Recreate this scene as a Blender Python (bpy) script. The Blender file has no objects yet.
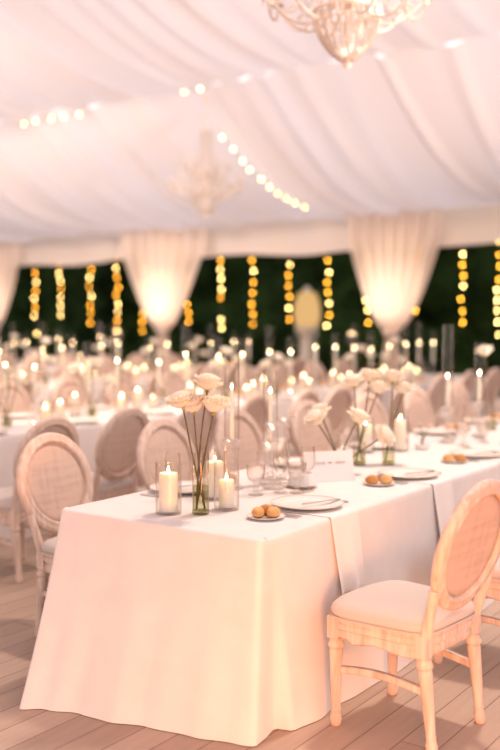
import bpy, math, random
from math import sin, cos, pi, radians as R
from mathutils import Vector, Matrix, Euler
random.seed(7)
SC = bpy.context.scene
COL = SC.collection
RND = random.Random(11)

# ------------------------------------------------------------------ materials
def mat(name):
    m = bpy.data.materials.new(name); m.use_nodes = True
    nt = m.node_tree; nt.nodes.clear()
    out = nt.nodes.new('ShaderNodeOutputMaterial')
    return m, nt, out

def N(nt, t, **kw):
    n = nt.nodes.new(t)
    for k, v in kw.items():
        if k in n.inputs: n.inputs[k].default_value = v
        else: setattr(n, k, v)
    return n

def principled(name, col, rough=.5, **kw):
    m, nt, out = mat(name)
    p = N(nt, 'ShaderNodeBsdfPrincipled')
    p.inputs['Base Color'].default_value = (*col, 1)
    p.inputs['Roughness'].default_value = rough
    for k, v in kw.items(): p.inputs[k.replace('_', ' ')].default_value = v
    nt.links.new(p.outputs[0], out.inputs[0])
    return m, nt, p

def noise_col(nt, p, c1, c2, scale, stretch=(1, 1, 1), detail=4, bump=0, bdist=.002, coord='Object'):
    tc = N(nt, 'ShaderNodeTexCoord'); mp = N(nt, 'ShaderNodeMapping'); mp.inputs['Scale'].default_value = stretch
    nz = N(nt, 'ShaderNodeTexNoise', Scale=scale, Detail=detail)
    rp = N(nt, 'ShaderNodeValToRGB')
    rp.color_ramp.elements[0].position = .33; rp.color_ramp.elements[1].position = .68
    rp.color_ramp.elements[0].color = (*c1, 1); rp.color_ramp.elements[1].color = (*c2, 1)
    L = nt.links.new
    L(tc.outputs[coord], mp.inputs[0]); L(mp.outputs[0], nz.inputs['Vector']); L(nz.outputs[0], rp.inputs[0])
    L(rp.outputs[0], p.inputs['Base Color'])
    if bump:
        b = N(nt, 'ShaderNodeBump', Strength=bump, Distance=bdist)
        L(nz.outputs[0], b.inputs['Height']); L(b.outputs[0], p.inputs['Normal'])

M = {}
M['wood'], nt, p = principled('limed wood', (.6, .45, .34), .55)
noise_col(nt, p, (.57, .42, .34), (.78, .64, .55), 14, (3, 3, .35), 5, .35)
M['cushion'], nt, p = principled('ivory upholstery', (.8, .74, .68), .85)
noise_col(nt, p, (.58, .52, .48), (.64, .58, .54), 300, bump=.15)
M['cloth'], nt, p = principled('table linen', (.87, .84, .82), .85, Sheen_Weight=.15)
noise_col(nt, p, (.765, .73, .715), (.80, .77, .755), 8, bump=.25, bdist=.01)
M['napkin'], nt, p = principled('napkin linen', (.9, .86, .84), .85)
noise_col(nt, p, (.88, .84, .82), (.91, .88, .86), 200, bump=.15)
M['china'], *_ = principled('white china', (.86, .83, .80), .18)
M['rim'], *_ = principled('tan plate rim', (.72, .53, .41), .3)
M['steel'], *_ = principled('polished cutlery', (.62, .58, .55), .22, Metallic=1.0)
M['crust'], nt, p = principled('bread crust', (.7, .35, .1), .6)
noise_col(nt, p, (.46, .17, .04), (.68, .33, .10), 16, bump=.3)
M['crust_pale'], nt, p = principled('floured bread crust', (.8, .5, .22), .7)
noise_col(nt, p, (.62, .30, .09), (.80, .52, .24), 20, bump=.3)
M['stem'], nt, p = principled('flower stem', (.16, .15, .05), .5)
noise_col(nt, p, (.07, .05, .02), (.15, .13, .035), 30)
M['calyx'], *_ = principled('green calyx', (.30, .28, .05), .5)
M['leaf'], *_ = principled('leaf green', (.16, .20, .07), .5)
M['paper'], *_ = principled('card stock', (.88, .85, .85), .7)
M['ink'], *_ = principled('grey ink', (.60, .58, .60), .7)
M['wick'], *_ = principled('wick', (.05, .03, .02), .9)
M['rope'], *_ = principled('tie band', (.8, .7, .6), .8)
M['wire'], *_ = principled('string wire', (.10, .08, .05), .6)
M['metal'], *_ = principled('lamp housing', (.12, .11, .11), .4, Metallic=.6)
M['stone'], *_ = principled('pale stone', (.5, .45, .38), .8)
M['rod'], *_ = principled('pale painted metal', (.80, .70, .62), .4)

# petals: thin, a little light passes through
m, nt, out = mat('carnation petals'); M['petal'] = m
d = N(nt, 'ShaderNodeBsdfDiffuse'); d.inputs[0].default_value = (.97, .92, .82, 1)
t = N(nt, 'ShaderNodeBsdfTranslucent'); t.inputs[0].default_value = (.98, .92, .78, 1)
mx = N(nt, 'ShaderNodeMixShader'); mx.inputs[0].default_value = .3
nt.links.new(d.outputs[0], mx.inputs[1]); nt.links.new(t.outputs[0], mx.inputs[2]); nt.links.new(mx.outputs[0], out.inputs[0])

# candle wax
M['wax'], nt, p = principled('ivory wax', (.95, .87, .77), .45)
p.inputs['Subsurface Weight'].default_value = .9
p.inputs['Subsurface Radius'].default_value = (.05, .028, .012)
p.inputs['Subsurface Scale'].default_value = 1.0

def emit(name, col, s):
    m, nt, out = mat(name)
    e = N(nt, 'ShaderNodeEmission', Strength=s); e.inputs[0].default_value = (*col, 1)
    nt.links.new(e.outputs[0], out.inputs[0]); return m
M['flame'] = emit('candle flame', (1, .68, .36), 40)
M['bulb'] = emit('amber bulb', (1, .40, .03), 15)
M['bulb2'] = emit('pale amber bulb', (1, .62, .20), 22)
M['lens'] = emit('uplight lens', (1, .66, .34), 14)
M['lantern'] = emit('lit lantern glass', (1, .60, .24), .5)

def glass(name, tint, rough=.03, edge=.5, boost=0.010):
    m, nt, out = mat(name)
    tr = N(nt, 'ShaderNodeBsdfTransparent'); tr.inputs[0].default_value = (*tint, 1)
    gl = N(nt, 'ShaderNodeBsdfGlossy', Roughness=rough); gl.inputs[0].default_value = (1, .98, .96, 1)
    fr = N(nt, 'ShaderNodeLayerWeight', Blend=.5)
    pw = N(nt, 'ShaderNodeMath', operation='POWER'); pw.inputs[1].default_value = 2.6
    ad = N(nt, 'ShaderNodeMath', operation='MULTIPLY_ADD'); ad.inputs[1].default_value = edge; ad.inputs[2].default_value = boost
    mx = N(nt, 'ShaderNodeMixShader'); L = nt.links.new
    L(fr.outputs['Facing'], pw.inputs[0]); L(pw.outputs[0], ad.inputs[0])
    tm = N(nt, 'ShaderNodeMixRGB'); tm.inputs[1].default_value = (*tint, 1); tm.inputs[2].default_value = (tint[0] * .72, tint[1] * .64, tint[2] * .59, 1)
    L(pw.outputs[0], tm.inputs[0]); L(tm.outputs[0], tr.inputs[0]); L(ad.outputs[0], mx.inputs[0])
    L(tr.outputs[0], mx.inputs[1]); L(gl.outputs[0], mx.inputs[2]); L(mx.outputs[0], out.inputs[0])
    return m
M['glass'] = glass('clear glass', (.985, .98, .97))
M['crystal'] = glass('cut crystal', (.97, .955, .94), .10, .45, .16)
M['vase_glass'] = glass('bud vase glass', (.975, .975, .95))
M['water'] = glass('vase water', (.84, .85, .70), .02, .2, .01)
M['green_base'] = glass('thick vase bottom', (.66, .68, .50), .05, .4, .05)
M['prism'], nt, p = principled('chandelier crystal', (.90, .81, .74), .12)
p.inputs['Transmission Weight'].default_value = .35
p.inputs['IOR'].default_value = 1.5

# translucent draped fabric
def sheer(name, col, tcol, fac):
    m, nt, out = mat(name)
    d = N(nt, 'ShaderNodeBsdfDiffuse'); d.inputs[0].default_value = (*col, 1)
    t = N(nt, 'ShaderNodeBsdfTranslucent'); t.inputs[0].default_value = (*tcol, 1)
    mx = N(nt, 'ShaderNodeMixShader'); mx.inputs[0].default_value = fac
    L = nt.links.new
    L(d.outputs[0], mx.inputs[1]); L(t.outputs[0], mx.inputs[2]); L(mx.outputs[0], out.inputs[0])
    return m, nt, out, mx
M['roof'], nt, out, mx = sheer('roof lining voile', (.79, .765, .775), (.80, .785, .81), .3)
tc = N(nt, 'ShaderNodeTexCoord'); mp = N(nt, 'ShaderNodeMapping'); mp.inputs['Scale'].default_value = (1.6, .10, .1)
nz = N(nt, 'ShaderNodeTexNoise', Scale=1.0, Detail=5, Roughness=.62); mr = N(nt, 'ShaderNodeMapRange')
mr.inputs['From Min'].default_value = .34; mr.inputs['From Max'].default_value = .66; mr.inputs['To Min'].default_value = .16; mr.inputs['To Max'].default_value = .42
nt.links.new(tc.outputs['Object'], mp.inputs[0]); nt.links.new(mp.outputs[0], nz.inputs['Vector']); nt.links.new(nz.outputs[0], mr.inputs[0]); nt.links.new(mr.outputs[0], mx.inputs[0])
M['valance'], *_ = sheer('valance voile', (.86, .80, .77), (.86, .78, .72), .45)
m, nt, out, mx = sheer('curtain voile', (.88, .80, .74), (.9, .80, .72), .5)
tr = N(nt, 'ShaderNodeBsdfTransparent'); m2 = N(nt, 'ShaderNodeMixShader'); m2.inputs[0].default_value = .13
nt.links.new(mx.outputs[0], m2.inputs[1]); nt.links.new(tr.outputs[0], m2.inputs[2]); nt.links.new(m2.outputs[0], out.inputs[0])
M['curtain'] = m

# woven cane: opaque strands with small open holes
m, nt, out = mat('woven cane'); M['cane'] = m
tc = N(nt, 'ShaderNodeTexCoord'); L = nt.links.new
p = N(nt, 'ShaderNodeBsdfPrincipled', Roughness=.6)
sep = N(nt, 'ShaderNodeSeparateXYZ'); L(tc.outputs['Object'], sep.inputs[0])
def tri(sock, f):
    a = N(nt, 'ShaderNodeMath', operation='MULTIPLY'); a.inputs[1].default_value = f; L(sock, a.inputs[0])
    b = N(nt, 'ShaderNodeMath', operation='PINGPONG'); b.inputs[1].default_value = .5; L(a.outputs[0], b.inputs[0])
    c = N(nt, 'ShaderNodeMath', operation='GREATER_THAN'); c.inputs[1].default_value = .30; L(b.outputs[0], c.inputs[0])
    return c.outputs[0]
h1 = tri(sep.outputs[1], 95); h2 = tri(sep.outputs[2], 95)
mu = N(nt, 'ShaderNodeMath', operation='MULTIPLY'); L(h1, mu.inputs[0]); L(h2, mu.inputs[1])
nz = N(nt, 'ShaderNodeTexNoise', Scale=9, Detail=3)
mp = N(nt, 'ShaderNodeMapping'); mp.inputs['Scale'].default_value = (1, .3, 4); L(tc.outputs['Object'], mp.inputs[0]); L(mp.outputs[0], nz.inputs['Vector'])
nz2 = N(nt, 'ShaderNodeTexNoise', Scale=9, Detail=3)
mp2 = N(nt, 'ShaderNodeMapping'); mp2.inputs['Scale'].default_value = (1, 5, .3); L(tc.outputs['Object'], mp2.inputs[0]); L(mp2.outputs[0], nz2.inputs['Vector'])
av = N(nt, 'ShaderNodeMath', operation='ADD'); L(nz.outputs[0], av.inputs[0]); L(nz2.outputs[0], av.inputs[1])
rp = N(nt, 'ShaderNodeValToRGB'); rp.color_ramp.elements[0].position = .72 / 2 * 2 - .0; rp.color_ramp.elements[0].position = .75; rp.color_ramp.elements[1].position = 1.0
rp.color_ramp.elements[0].color = (.60, .44, .36, 1); rp.color_ramp.elements[1].color = (.70, .53, .44, 1)
L(av.outputs[0], rp.inputs[0]); L(rp.outputs[0], p.inputs['Base Color'])
tr = N(nt, 'ShaderNodeBsdfTransparent'); mx = N(nt, 'ShaderNodeMixShader')
L(mu.outputs[0], mx.inputs[0]); L(p.outputs[0], mx.inputs[1]); L(tr.outputs[0], mx.inputs[2]); L(mx.outputs[0], out.inputs[0])

# plank floor, boards along world Y
m, nt, out = mat('deck boards'); M['floor'] = m; L = nt.links.new
p = N(nt, 'ShaderNodeBsdfPrincipled', Roughness=.62)
tc = N(nt, 'ShaderNodeTexCoord'); sep = N(nt, 'ShaderNodeSeparateXYZ'); L(tc.outputs['Object'], sep.inputs[0])
def math(op, a, b=None):
    n = N(nt, 'ShaderNodeMath', operation=op)
    for i, v in enumerate((a, b)):
        if v is None: continue
        if isinstance(v, (int, float)): n.inputs[i].default_value = v
        else: L(v, n.inputs[i])
    return n.outputs[0]
u = math('DIVIDE', sep.outputs[0], .145)
cell = math('FLOOR', u); fr = math('FRACT', u)
wn = N(nt, 'ShaderNodeTexWhiteNoise', noise_dimensions='1D'); L(cell, wn.inputs['W'])
off = math('MULTIPLY', wn.outputs[0], 2.4)
yy = math('DIVIDE', math('ADD', sep.outputs[1], off), 2.4); fy = math('FRACT', yy)
g1 = math('LESS_THAN', fr, .035); g2 = math('LESS_THAN', fy, .002); gap = math('MAXIMUM', g1, g2)
wn2 = N(nt, 'ShaderNodeTexWhiteNoise', noise_dimensions='2D')
cb = N(nt, 'ShaderNodeCombineXYZ'); L(cell, cb.inputs[0]); L(math('FLOOR', yy), cb.inputs[1]); L(cb.outputs[0], wn2.inputs['Vector'])
nz = N(nt, 'ShaderNodeTexNoise', Scale=6, Detail=6); mp = N(nt, 'ShaderNodeMapping'); mp.inputs['Scale'].default_value = (5, .4, 1)
L(tc.outputs['Object'], mp.inputs[0]); L(mp.outputs[0], nz.inputs['Vector'])
v = math('ADD', math('MULTIPLY', wn2.outputs[0], .4), math('MULTIPLY', nz.outputs[0], .6))
rp = N(nt, 'ShaderNodeValToRGB'); rp.color_ramp.elements[0].position = .2; rp.color_ramp.elements[1].position = .8
rp.color_ramp.elements[0].color = (.37, .27, .21, 1); rp.color_ramp.elements[1].color = (.51, .39, .31, 1)
L(v, rp.inputs[0])
mc = N(nt, 'ShaderNodeMixRGB'); L(gap, mc.inputs[0]); L(rp.outputs[0], mc.inputs[1]); mc.inputs[2].default_value = (.20, .14, .105, 1)
L(mc.outputs[0], p.inputs['Base Color'])
bp = N(nt, 'ShaderNodeBump', Strength=.5, Distance=.004); L(math('SUBTRACT', 1.0, gap), bp.inputs['Height']); L(bp.outputs[0], p.inputs['Normal'])
L(p.outputs[0], out.inputs[0])
import math
M['hedge'], nt, p = principled('hedge leaves', (.03, .05, .02), .9, Specular_IOR_Level=.05)
noise_col(nt, p, (.004, .010, .003), (.022, .045, .011), 1.2, detail=6)
M['grass'], nt, p = principled('lawn', (.03, .05, .02), .9)
noise_col(nt, p, (.02, .035, .012), (.04, .06, .02), 3)

# ------------------------------------------------------------------ mesh builder
class MB:
    def __init__(s): s.v = []; s.f = []
    def add(s, v, f):
        o = len(s.v); s.v += [tuple(x) for x in v]; s.f += [tuple(i + o for i in q) for q in f]; return s
    def loops(s, rings, closed=True, cap0=False, cap1=False):
        n = len(rings[0]); v = [p for r in rings for p in r]; f = []
        for i in range(len(rings) - 1):
            for j in range(n if closed else n - 1):
                k = (j + 1) % n
                f.append((i * n + j, i * n + k, (i + 1) * n + k, (i + 1) * n + j))
        if cap0: f.append(tuple(reversed(range(n))))
        if cap1: f.append(tuple((len(rings) - 1) * n + j for j in range(n)))
        return s.add(v, f)
    def lathe(s, prof, n=20, o=(0, 0, 0), shear=None):
        rings = []
        for r, z in prof:
            sx, sy = shear(z) if shear else (0, 0)
            r = max(r, 1e-4)
            rings.append([(o[0] + sx + r * cos(2 * pi * j / n), o[1] + sy + r * sin(2 * pi * j / n), o[2] + z) for j in range(n)])
        return s.loops(rings)
    def box(s, c, d):
        x, y, z = c; a, b, e = d[0] / 2, d[1] / 2, d[2] / 2
        v = [(x + i * a, y + j * b, z + k * e) for k in (-1, 1) for i, j in ((-1, -1), (1, -1), (1, 1), (-1, 1))]
        return s.add(v, [(3, 2, 1, 0), (4, 5, 6, 7), (0, 1, 5, 4), (1, 2, 6, 5), (2, 3, 7, 6), (3, 0, 4, 7)])
    def tube(s, path, rad, n=8, closed=False, sect=None, ref=None):
        P = [Vector(p) for p in path]; m = len(P); rings = []; up = None
        for i in range(m):
            if closed: t = P[(i + 1) % m] - P[i - 1]
            else: t = P[min(i + 1, m - 1)] - P[max(i - 1, 0)]
            t.normalize()
            if ref is not None: a = Vector(ref)
            else:
                if up is None: up = Vector((0, 0, 1)) if abs(t.z) < .9 else Vector((1, 0, 0))
                a = up
            a = (a - t * a.dot(t)).normalized(); up = a
            b = t.cross(a)
            r = rad[i] if isinstance(rad, (list, tuple)) else rad
            if sect: rings.append([P[i] + a * u + b * w for u, w in sect])
            else: rings.append([P[i] + a * r * cos(2 * pi * j / n) + b * r * sin(2 * pi * j / n) for j in range(n)])
        if closed: rings.append(rings[0])
        return s.loops(rings, True, not closed, not closed)
    def ball(s, c, r, n=10, m=6, sc=(1, 1, 1)):
        rings = []
        for i in range(m + 1):
            a = -pi / 2 + pi * i / m; q = max(cos(a), 1e-3)
            rings.append([(c[0] + sc[0] * r * q * cos(2 * pi * j / n), c[1] + sc[1] * r * q * sin(2 * pi * j / n), c[2] + sc[2] * r * sin(a)) for j in range(n)])
        return s.loops(rings)
    def octa(s, c, r, h=None):
        h = h or r; x, y, z = c
        return s.add([(x + r, y, z), (x, y + r, z), (x - r, y, z), (x, y - r, z), (x, y, z + h), (x, y, z - h)],
                     [(0, 1, 4), (1, 2, 4), (2, 3, 4), (3, 0, 4), (1, 0, 5), (2, 1, 5), (3, 2, 5), (0, 3, 5)])
    def mesh(s, name, m, smooth=True, mats=None, fmat=None):
        me = bpy.data.meshes.new(name); me.from_pydata(s.v, [], s.f); me.update()
        for k in (mats or [m]): me.materials.append(k)
        if fmat: me.polygons.foreach_set('material_index', fmat)
        if smooth:
            me.polygons.foreach_set('use_smooth', [True] * len(me.polygons))
            if smooth != 'all':
                me.set_sharp_from_angle(angle=R(42))
        me.validate(); return me

def link(name, me, parent=None, loc=(0, 0, 0), rot=(0, 0, 0)):
    o = bpy.data.objects.new(name, me); COL.objects.link(o)
    o.location = loc; o.rotation_euler = rot
    if parent: o.parent = parent
    return o
def tag(o, label, cat, group=None):
    o['label'] = label; o['category'] = cat
    if group: o['group'] = group
    return o
def thing(name, loc=(0, 0, 0), rot=(0, 0, 0)): return link(name, None, None, loc, rot)
def struct(o): o['kind'] = 'structure'; return o
KIDS = {}
def part(name, me, parent, label=None):
    o = link(name, me, parent); KIDS.setdefault(parent.name, []).append(o)
    if label: o['label'] = label
    return o
def dup(src):
    r = src.copy(); COL.objects.link(r)
    def rec(a, b):
        for ch in KIDS.get(a.name, []):
            c = ch.copy(); COL.objects.link(c); c.parent = b
            KIDS.setdefault(b.name, []).append(c); rec(ch, c)
    rec(src, r); return r
class Proto:
    """first use places the original, every later use a copy"""
    def __init__(s, make): s.make = make; s.o = None; s.used = False
    def put(s, loc, rot=(0, 0, 0), label='', cat='', group=None, scale=None):
        if s.o is None: s.o = s.make()
        o = dup(s.o) if s.used else s.o
        s.used = True
        o.location = loc; o.rotation_euler = rot
        if scale: o.scale = scale
        tag(o, label, cat, group); return o
ORD = 'first second third fourth fifth sixth seventh eighth ninth tenth eleventh twelfth thirteenth fourteenth fifteenth sixteenth seventeenth eighteenth nineteenth twentieth'.split()
ORD += ['twenty-' + w for w in ORD[:9]] + ['thirtieth'] + ['thirty-' + w for w in ORD[:9]] + ['fortieth'] + ['forty-' + w for w in ORD[:9]]

# ------------------------------------------------------------------ camera
cd = bpy.data.cameras.new('camera'); cam = bpy.data.objects.new('camera', cd); COL.objects.link(cam)
cam.location = (0, 0, 1.59); cam.rotation_euler = (R(90 - 3.266), 0, R(35.3))
cd.sensor_fit = 'HORIZONTAL'; cd.sensor_width = 24; cd.lens = 964 / 500 * 24
cd.dof.use_dof = True; cd.dof.focus_distance = 4.02; cd.dof.aperture_fstop = .95
cd.clip_end = 300
SC.camera = cam

# ------------------------------------------------------------------ setting
TZ = .76
fl = MB(); fl.box((-10, 6, -.05), (44, 23, .1)); struct(link('floor', fl.mesh('floor', M['floor'], False)))
gd = MB(); gd.box((-10, 30, -.14), (90, 25, .1)); struct(link('ground', gd.mesh('ground', M['grass'], False)))

RX0, RX1 = -25.0, 4.0
YE, YP, YR = 15.5, 11.2, 5.4
def roof_h(y):
    if y >= YP:
        t = (YE - y) / (YE - YP); return 3.5 + 1.5 * t ** 2.2
    if y >= YR: return 5.0 + .07 * (YP - y) ** 2
    yy = 2 * YR - y
    return roof_h(yy) if yy <= YE else 3.5
rr = random.Random(5)
folds = []
x = RX0
while x < RX1:
    folds.append((x, rr.uniform(.04, .15), rr.uniform(.05, .14), rr.uniform(-.5, .5)))
    x += rr.uniform(.35, 1.0)
def fold_d(x, y, seg):
    k = {0: 1.0, 1: 1.0}.get(seg, 1)
    d = 0
    for fx, a, w, sl in folds:
        q = x - fx - sl * k * (y - YP) * .18
        if abs(q) < .5: d += a * math.exp(-(q / w) ** 2)
    # seams on the rafters
    return d
def roof_panel(name, ya, yb, ny, seg):
    nx = 640; b = MB(); v = []; f = []
    for i in range(ny + 1):
        y = ya + (yb - ya) * i / ny
        tt = i / ny
        e = .55 + .45 * sin(pi * min(1, max(0, tt)))
        for j in range(nx + 1):
            xx = RX0 + (RX1 - RX0) * j / nx
            z = roof_h(y) - fold_d(xx, y + seg * 3.3, seg) * e + .02 * sin(xx * 1.3 + y)
            v.append((xx, y, z))
    for i in range(ny):
        for j in range(nx):
            a = i * (nx + 1) + j; f.append((a, a + 1, a + nx + 2, a + nx + 1))
    b.add(v, f)
    return struct(link(name, b.mesh(name, M['roof'], 'all')))
roof_panel('ceiling', YP, YE, 36, 0)
roof_panel('ceiling', YR, YP, 36, 1)
roof_panel('ceiling', -4.7, YR, 36, 2)

# valance: a hanging band at the eave, scalloped low between posts
b = MB(); v = []; f = []; nx = 560; nz_ = 6
POSTS = [-18.3, -13.0, -7.75, -2.85, 2.2]
for i in range(nz_ + 1):
    t = i / nz_
    for j in range(nx + 1):
        xx = RX0 + (RX1 - RX0) * j / nx
        zb = 2.86 + .03 * sin(xx * 2.1) + .02 * sin(xx * .9 + 1)
        v.append((xx, YE + .02 + .035 * t * sin(xx * 7 + sin(xx * 1.7)), 3.56 + (zb - 3.56) * t))
for i in range(nz_):
    for j in range(nx):
        a = i * (nx + 1) + j; f.append((a, a + 1, a + nx + 2, a + nx + 1))
b.add(v, f); o = struct(link('trim_valance', b.mesh('valance', M['valance'], 'all')))
o['label'] = 'white voile valance hanging along the far eave'

# gathered curtains, tied in at eye height
def make_curtain(x, lab, wide=.84):
    root = thing('curtain', (x, YE - .28, 0))
    tag(root, lab, 'curtain', 'gathered curtains at the far side of the tent')
    b = MB(); rings = []; n = 96; rz = random.Random(int(x * 10))
    ph = rz.uniform(0, 6)
    zs = [3.52 - (3.52 - 1.42) * i / 26 for i in range(27)] + [1.36, 1.3, 1.2, 1.0, .7, .4, .1, .02]
    for z in zs:
        if z >= 1.4: w = .10 + wide * (max(0, z - 1.40) / 1.6) ** .60
        elif z > 1.25: w = .10
        else: w = .10 + .22 * (1.25 - z) / 1.25
        w = min(w, wide + .12)
        amp = .05 + .05 * min(1, w / .8)
        ring = []
        for j in range(n + 1):
            q = -1 + 2 * j / n
            ring.append((w * q, amp * sin(q * 21 + ph + 1.5 * sin(q * 3)) + .05 * (1 - q * q) * (z < 1.6), z))
        rings.append(ring)
    b.loops(rings, closed=False)
    part('drape', b.mesh('drape', M['curtain'], 'all'), root)
    t = MB(); t.tube([(.13 * cos(a), .02 + .13 * sin(a), 1.38 + .02 * cos(a)) for a in [2 * pi * i / 24 for i in range(24)]], .03, 8, True)
    part('tie_band', t.mesh('tie_band', M['rope']), root)
make_curtain(POSTS[0], 'white voile curtain gathered low, cut by the left edge of the photo')
make_curtain(POSTS[1], 'white voile curtain gathered low, behind the tables left of centre', 1.06)
make_curtain(POSTS[2], 'white voile curtain gathered low, brightly lit, right of centre', .80)

# uplights beside the curtain ties
def make_uplight():
    root = thing('uplight')
    a = MB(); a.lathe([(0, 0), (.11, 0), (.11, .02), (.02, .03), (.02, 1.18), (.03, 1.2)], 16)
    part('stand', a.mesh('stand', M['metal']), root)
    a = MB(); a.lathe([(0, 1.2), (.06, 1.2), (.085, 1.24), (.09, 1.36), (.082, 1.365), (.08, 1.355)], 20)
    part('housing', a.mesh('housing', M['metal']), root)
    a = MB(); a.lathe([(.08, 1.352), (.07, 1.362), (.0, 1.378)], 20)
    part('lens', a.mesh('lens', M['lens']), root, 'glowing warm lens')
    return root
UP = Proto(make_uplight)
UPL = ['warm uplight on a stand at the foot of the far left curtain',
       'warm uplight on a stand at the foot of the curtain left of centre',
       'warm uplight on a stand at the foot of the curtain right of centre']
for i in range(3):
    px = POSTS[i]
    UP.put((px - .1, YE - 1.5, 0), label=UPL[i], cat='lamp', group='uplights at the curtain feet')
    ld = bpy.data.lights.new('uplight_beam', 'SPOT'); lo = bpy.data.objects.new('uplight_beam', ld); COL.objects.link(lo)
    ld.energy = 230; ld.color = (1, .78, .62); ld.spot_size = R(62); ld.spot_blend = 1; ld.shadow_soft_size = .08
    lo.location = (px - .1, YE - 1.5, 1.42); lo.rotation_euler = (Vector((px, YE - .28, 2.1)) - lo.location).to_track_quat('-Z', 'Y').to_euler()

# string lights hanging outside the far opening
def bulb_mesh(kind): 
    b = MB(); b.ball((0, 0, 0), .018, 8, 6, (1, 1, 1.25)); return b.mesh('bulb', M[kind])
BU = [bulb_mesh('bulb'), bulb_mesh('bulb2')]
def light_string(name, pts, spacing, label, cat, group, rnd, jit=.02, mix=.5, gap=0, bs=1):
    """pts: polyline; bulbs every `spacing` along it"""
    root = thing(name, pts[0]); P0 = Vector(pts[0])
    tag(root, label, cat, group)
    b = MB(); b.tube([Vector(p) - P0 for p in pts], .004, 5)
    part('wire', b.mesh('wire', M['wire']), root)
    d = rnd.uniform(0, spacing)
    for i in range(len(pts) - 1):
        a, c = Vector(pts[i]), Vector(pts[i + 1]); L_ = (c - a).length
        while d < L_:
            if rnd.random() >= gap:
                q = a.lerp(c, d / L_) - P0 + Vector((rnd.uniform(-jit, jit), rnd.uniform(-jit, jit), 0))
                o = part('bulb', BU[rnd.random() < mix], root); o.location = q; o.scale = (bs, bs, bs)
            d += spacing * rnd.uniform(.85, 1.15)
        d -= L_
rs = random.Random(3)
SXS = [-17.46, -16.62, -15.65, -14.82, -14.05, -12.82, -11.95, -11.13, -10.27, -9.39, -8.56, -7.55, -6.7, -6.03]
for i, sx in enumerate(SXS):
    zb = rs.uniform(1.15, 1.5); pts = []
    for k in range(7):
        z = 3.42 + (zb - 3.42) * k / 6
        pts.append((sx + rs.uniform(-.02, .02), YE + .32, z))
    light_string('string_light', pts, .20, 'amber string light hanging before the hedge, %s from the left' % ORD[i], 'string light', 'string lights hanging along the far opening', rs, .03, mix=rs.choice((.15, .4, .7)), gap=.06)
# along the cross beam and down two rafters
def on_roof(x, y, dz): return (x, y, roof_h(y) - dz)
light_string('string_light', [on_roof(-12.8 + .17 * k, YP + .05, .06) for k in range(11)], .3, 'string light along the roof beam at upper left', 'string light', None, rs, mix=1, bs=.72)
light_string('string_light', [on_roof(-9.25 + .1 * k, YP - .02, .06) for k in range(7)], .3, 'short string light on the roof beam above the distant chandelier', 'string light', None, rs, mix=1, bs=.72)
pts = []
for k in range(15):
    y = YP + .45 + (YE - YP - 2.0) * k / 14
    t = (YE - y) / (YE - YP); pts.append((-8.85 + .12 * k / 14, y, 3.42 + 1.45 * t ** 3))
light_string('string_light', pts, .27, 'string light sweeping down from beside the distant chandelier to the eave', 'string light', None, rs, mix=1, bs=.72)
# hedge and trees beyond
def make_hedge():
    b = MB(); r = random.Random(9); v = []; f = []
    nx, nz = 220, 44
    from mathutils import noise
    for i in range(nz + 1):
        for j in range(nx + 1):
            x = -42 + 54 * j / nx; z = -.1 + 7.6 * i / nz
            d = noise.noise(Vector((x * .5, z * .5, 0))) * .8 + noise.noise(Vector((x * 1.6, z * 1.6, 3))) * .35
            top = (max(0, z - 6) ** 2) * .6
            v.append((x + r.uniform(-.06, .06), 19.9 + top - d, z + r.uniform(-.06, .06)))
    n0 = nx + 1
    for i in range(nz):
        for j in range(nx):
            a = i * n0 + j; f.append((a, a + 1, a + n0 + 1, a + n0))
    nf = len(f)
    base = list(v)
    for k in range(16000):
        c = Vector(r.choice(base)); s = r.uniform(.07, .16)
        e = Euler((r.uniform(-1, 1.4), r.uniform(-1, 1), r.uniform(0, 6.3))).to_matrix()
        o = len(v); c.y -= r.uniform(0, .25)
        for q in ((-s, 0, 0), (0, -s * .45, .01), (s, 0, 0), (0, s * .45, .01)): v.append(tuple(c + e @ Vector(q)))
        f.append((o, o + 1, o + 2, o + 3))
    b.add(v, f)
    o = link('hedge', b.mesh('hedge', M['hedge'], False))
    tag(o, 'tall dark green hedge growing beyond the tent opening', 'hedge')
make_hedge()
# lit lantern in the garden
root = thing('garden_lantern', (-11.4, 18.3, -.09)); tag(root, 'glowing garden lantern on a pedestal in front of the hedge', 'lantern')
b = MB(); b.lathe([(0, 0), (.28, 0), (.28, .12), (.18, .18), (.15, 1.3), (.26, 1.42), (.26, 1.52), (0, 1.52)], 12); part('pedestal', b.mesh('pedestal', M['stone']), root)
b = MB(); b.lathe([(0, 1.53), (.24, 1.53), (.30, 1.75), (.29, 2.0), (.20, 2.28), (0, 2.33)], 12); part('shade', b.mesh('shade', M['lantern']), root, 'glowing cream shade')
b = MB(); b.lathe([(0, 2.3), (.1, 2.3), (.06, 2.4), (0, 2.44)], 12); part('cap', b.mesh('cap', M['stone']), root)

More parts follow.
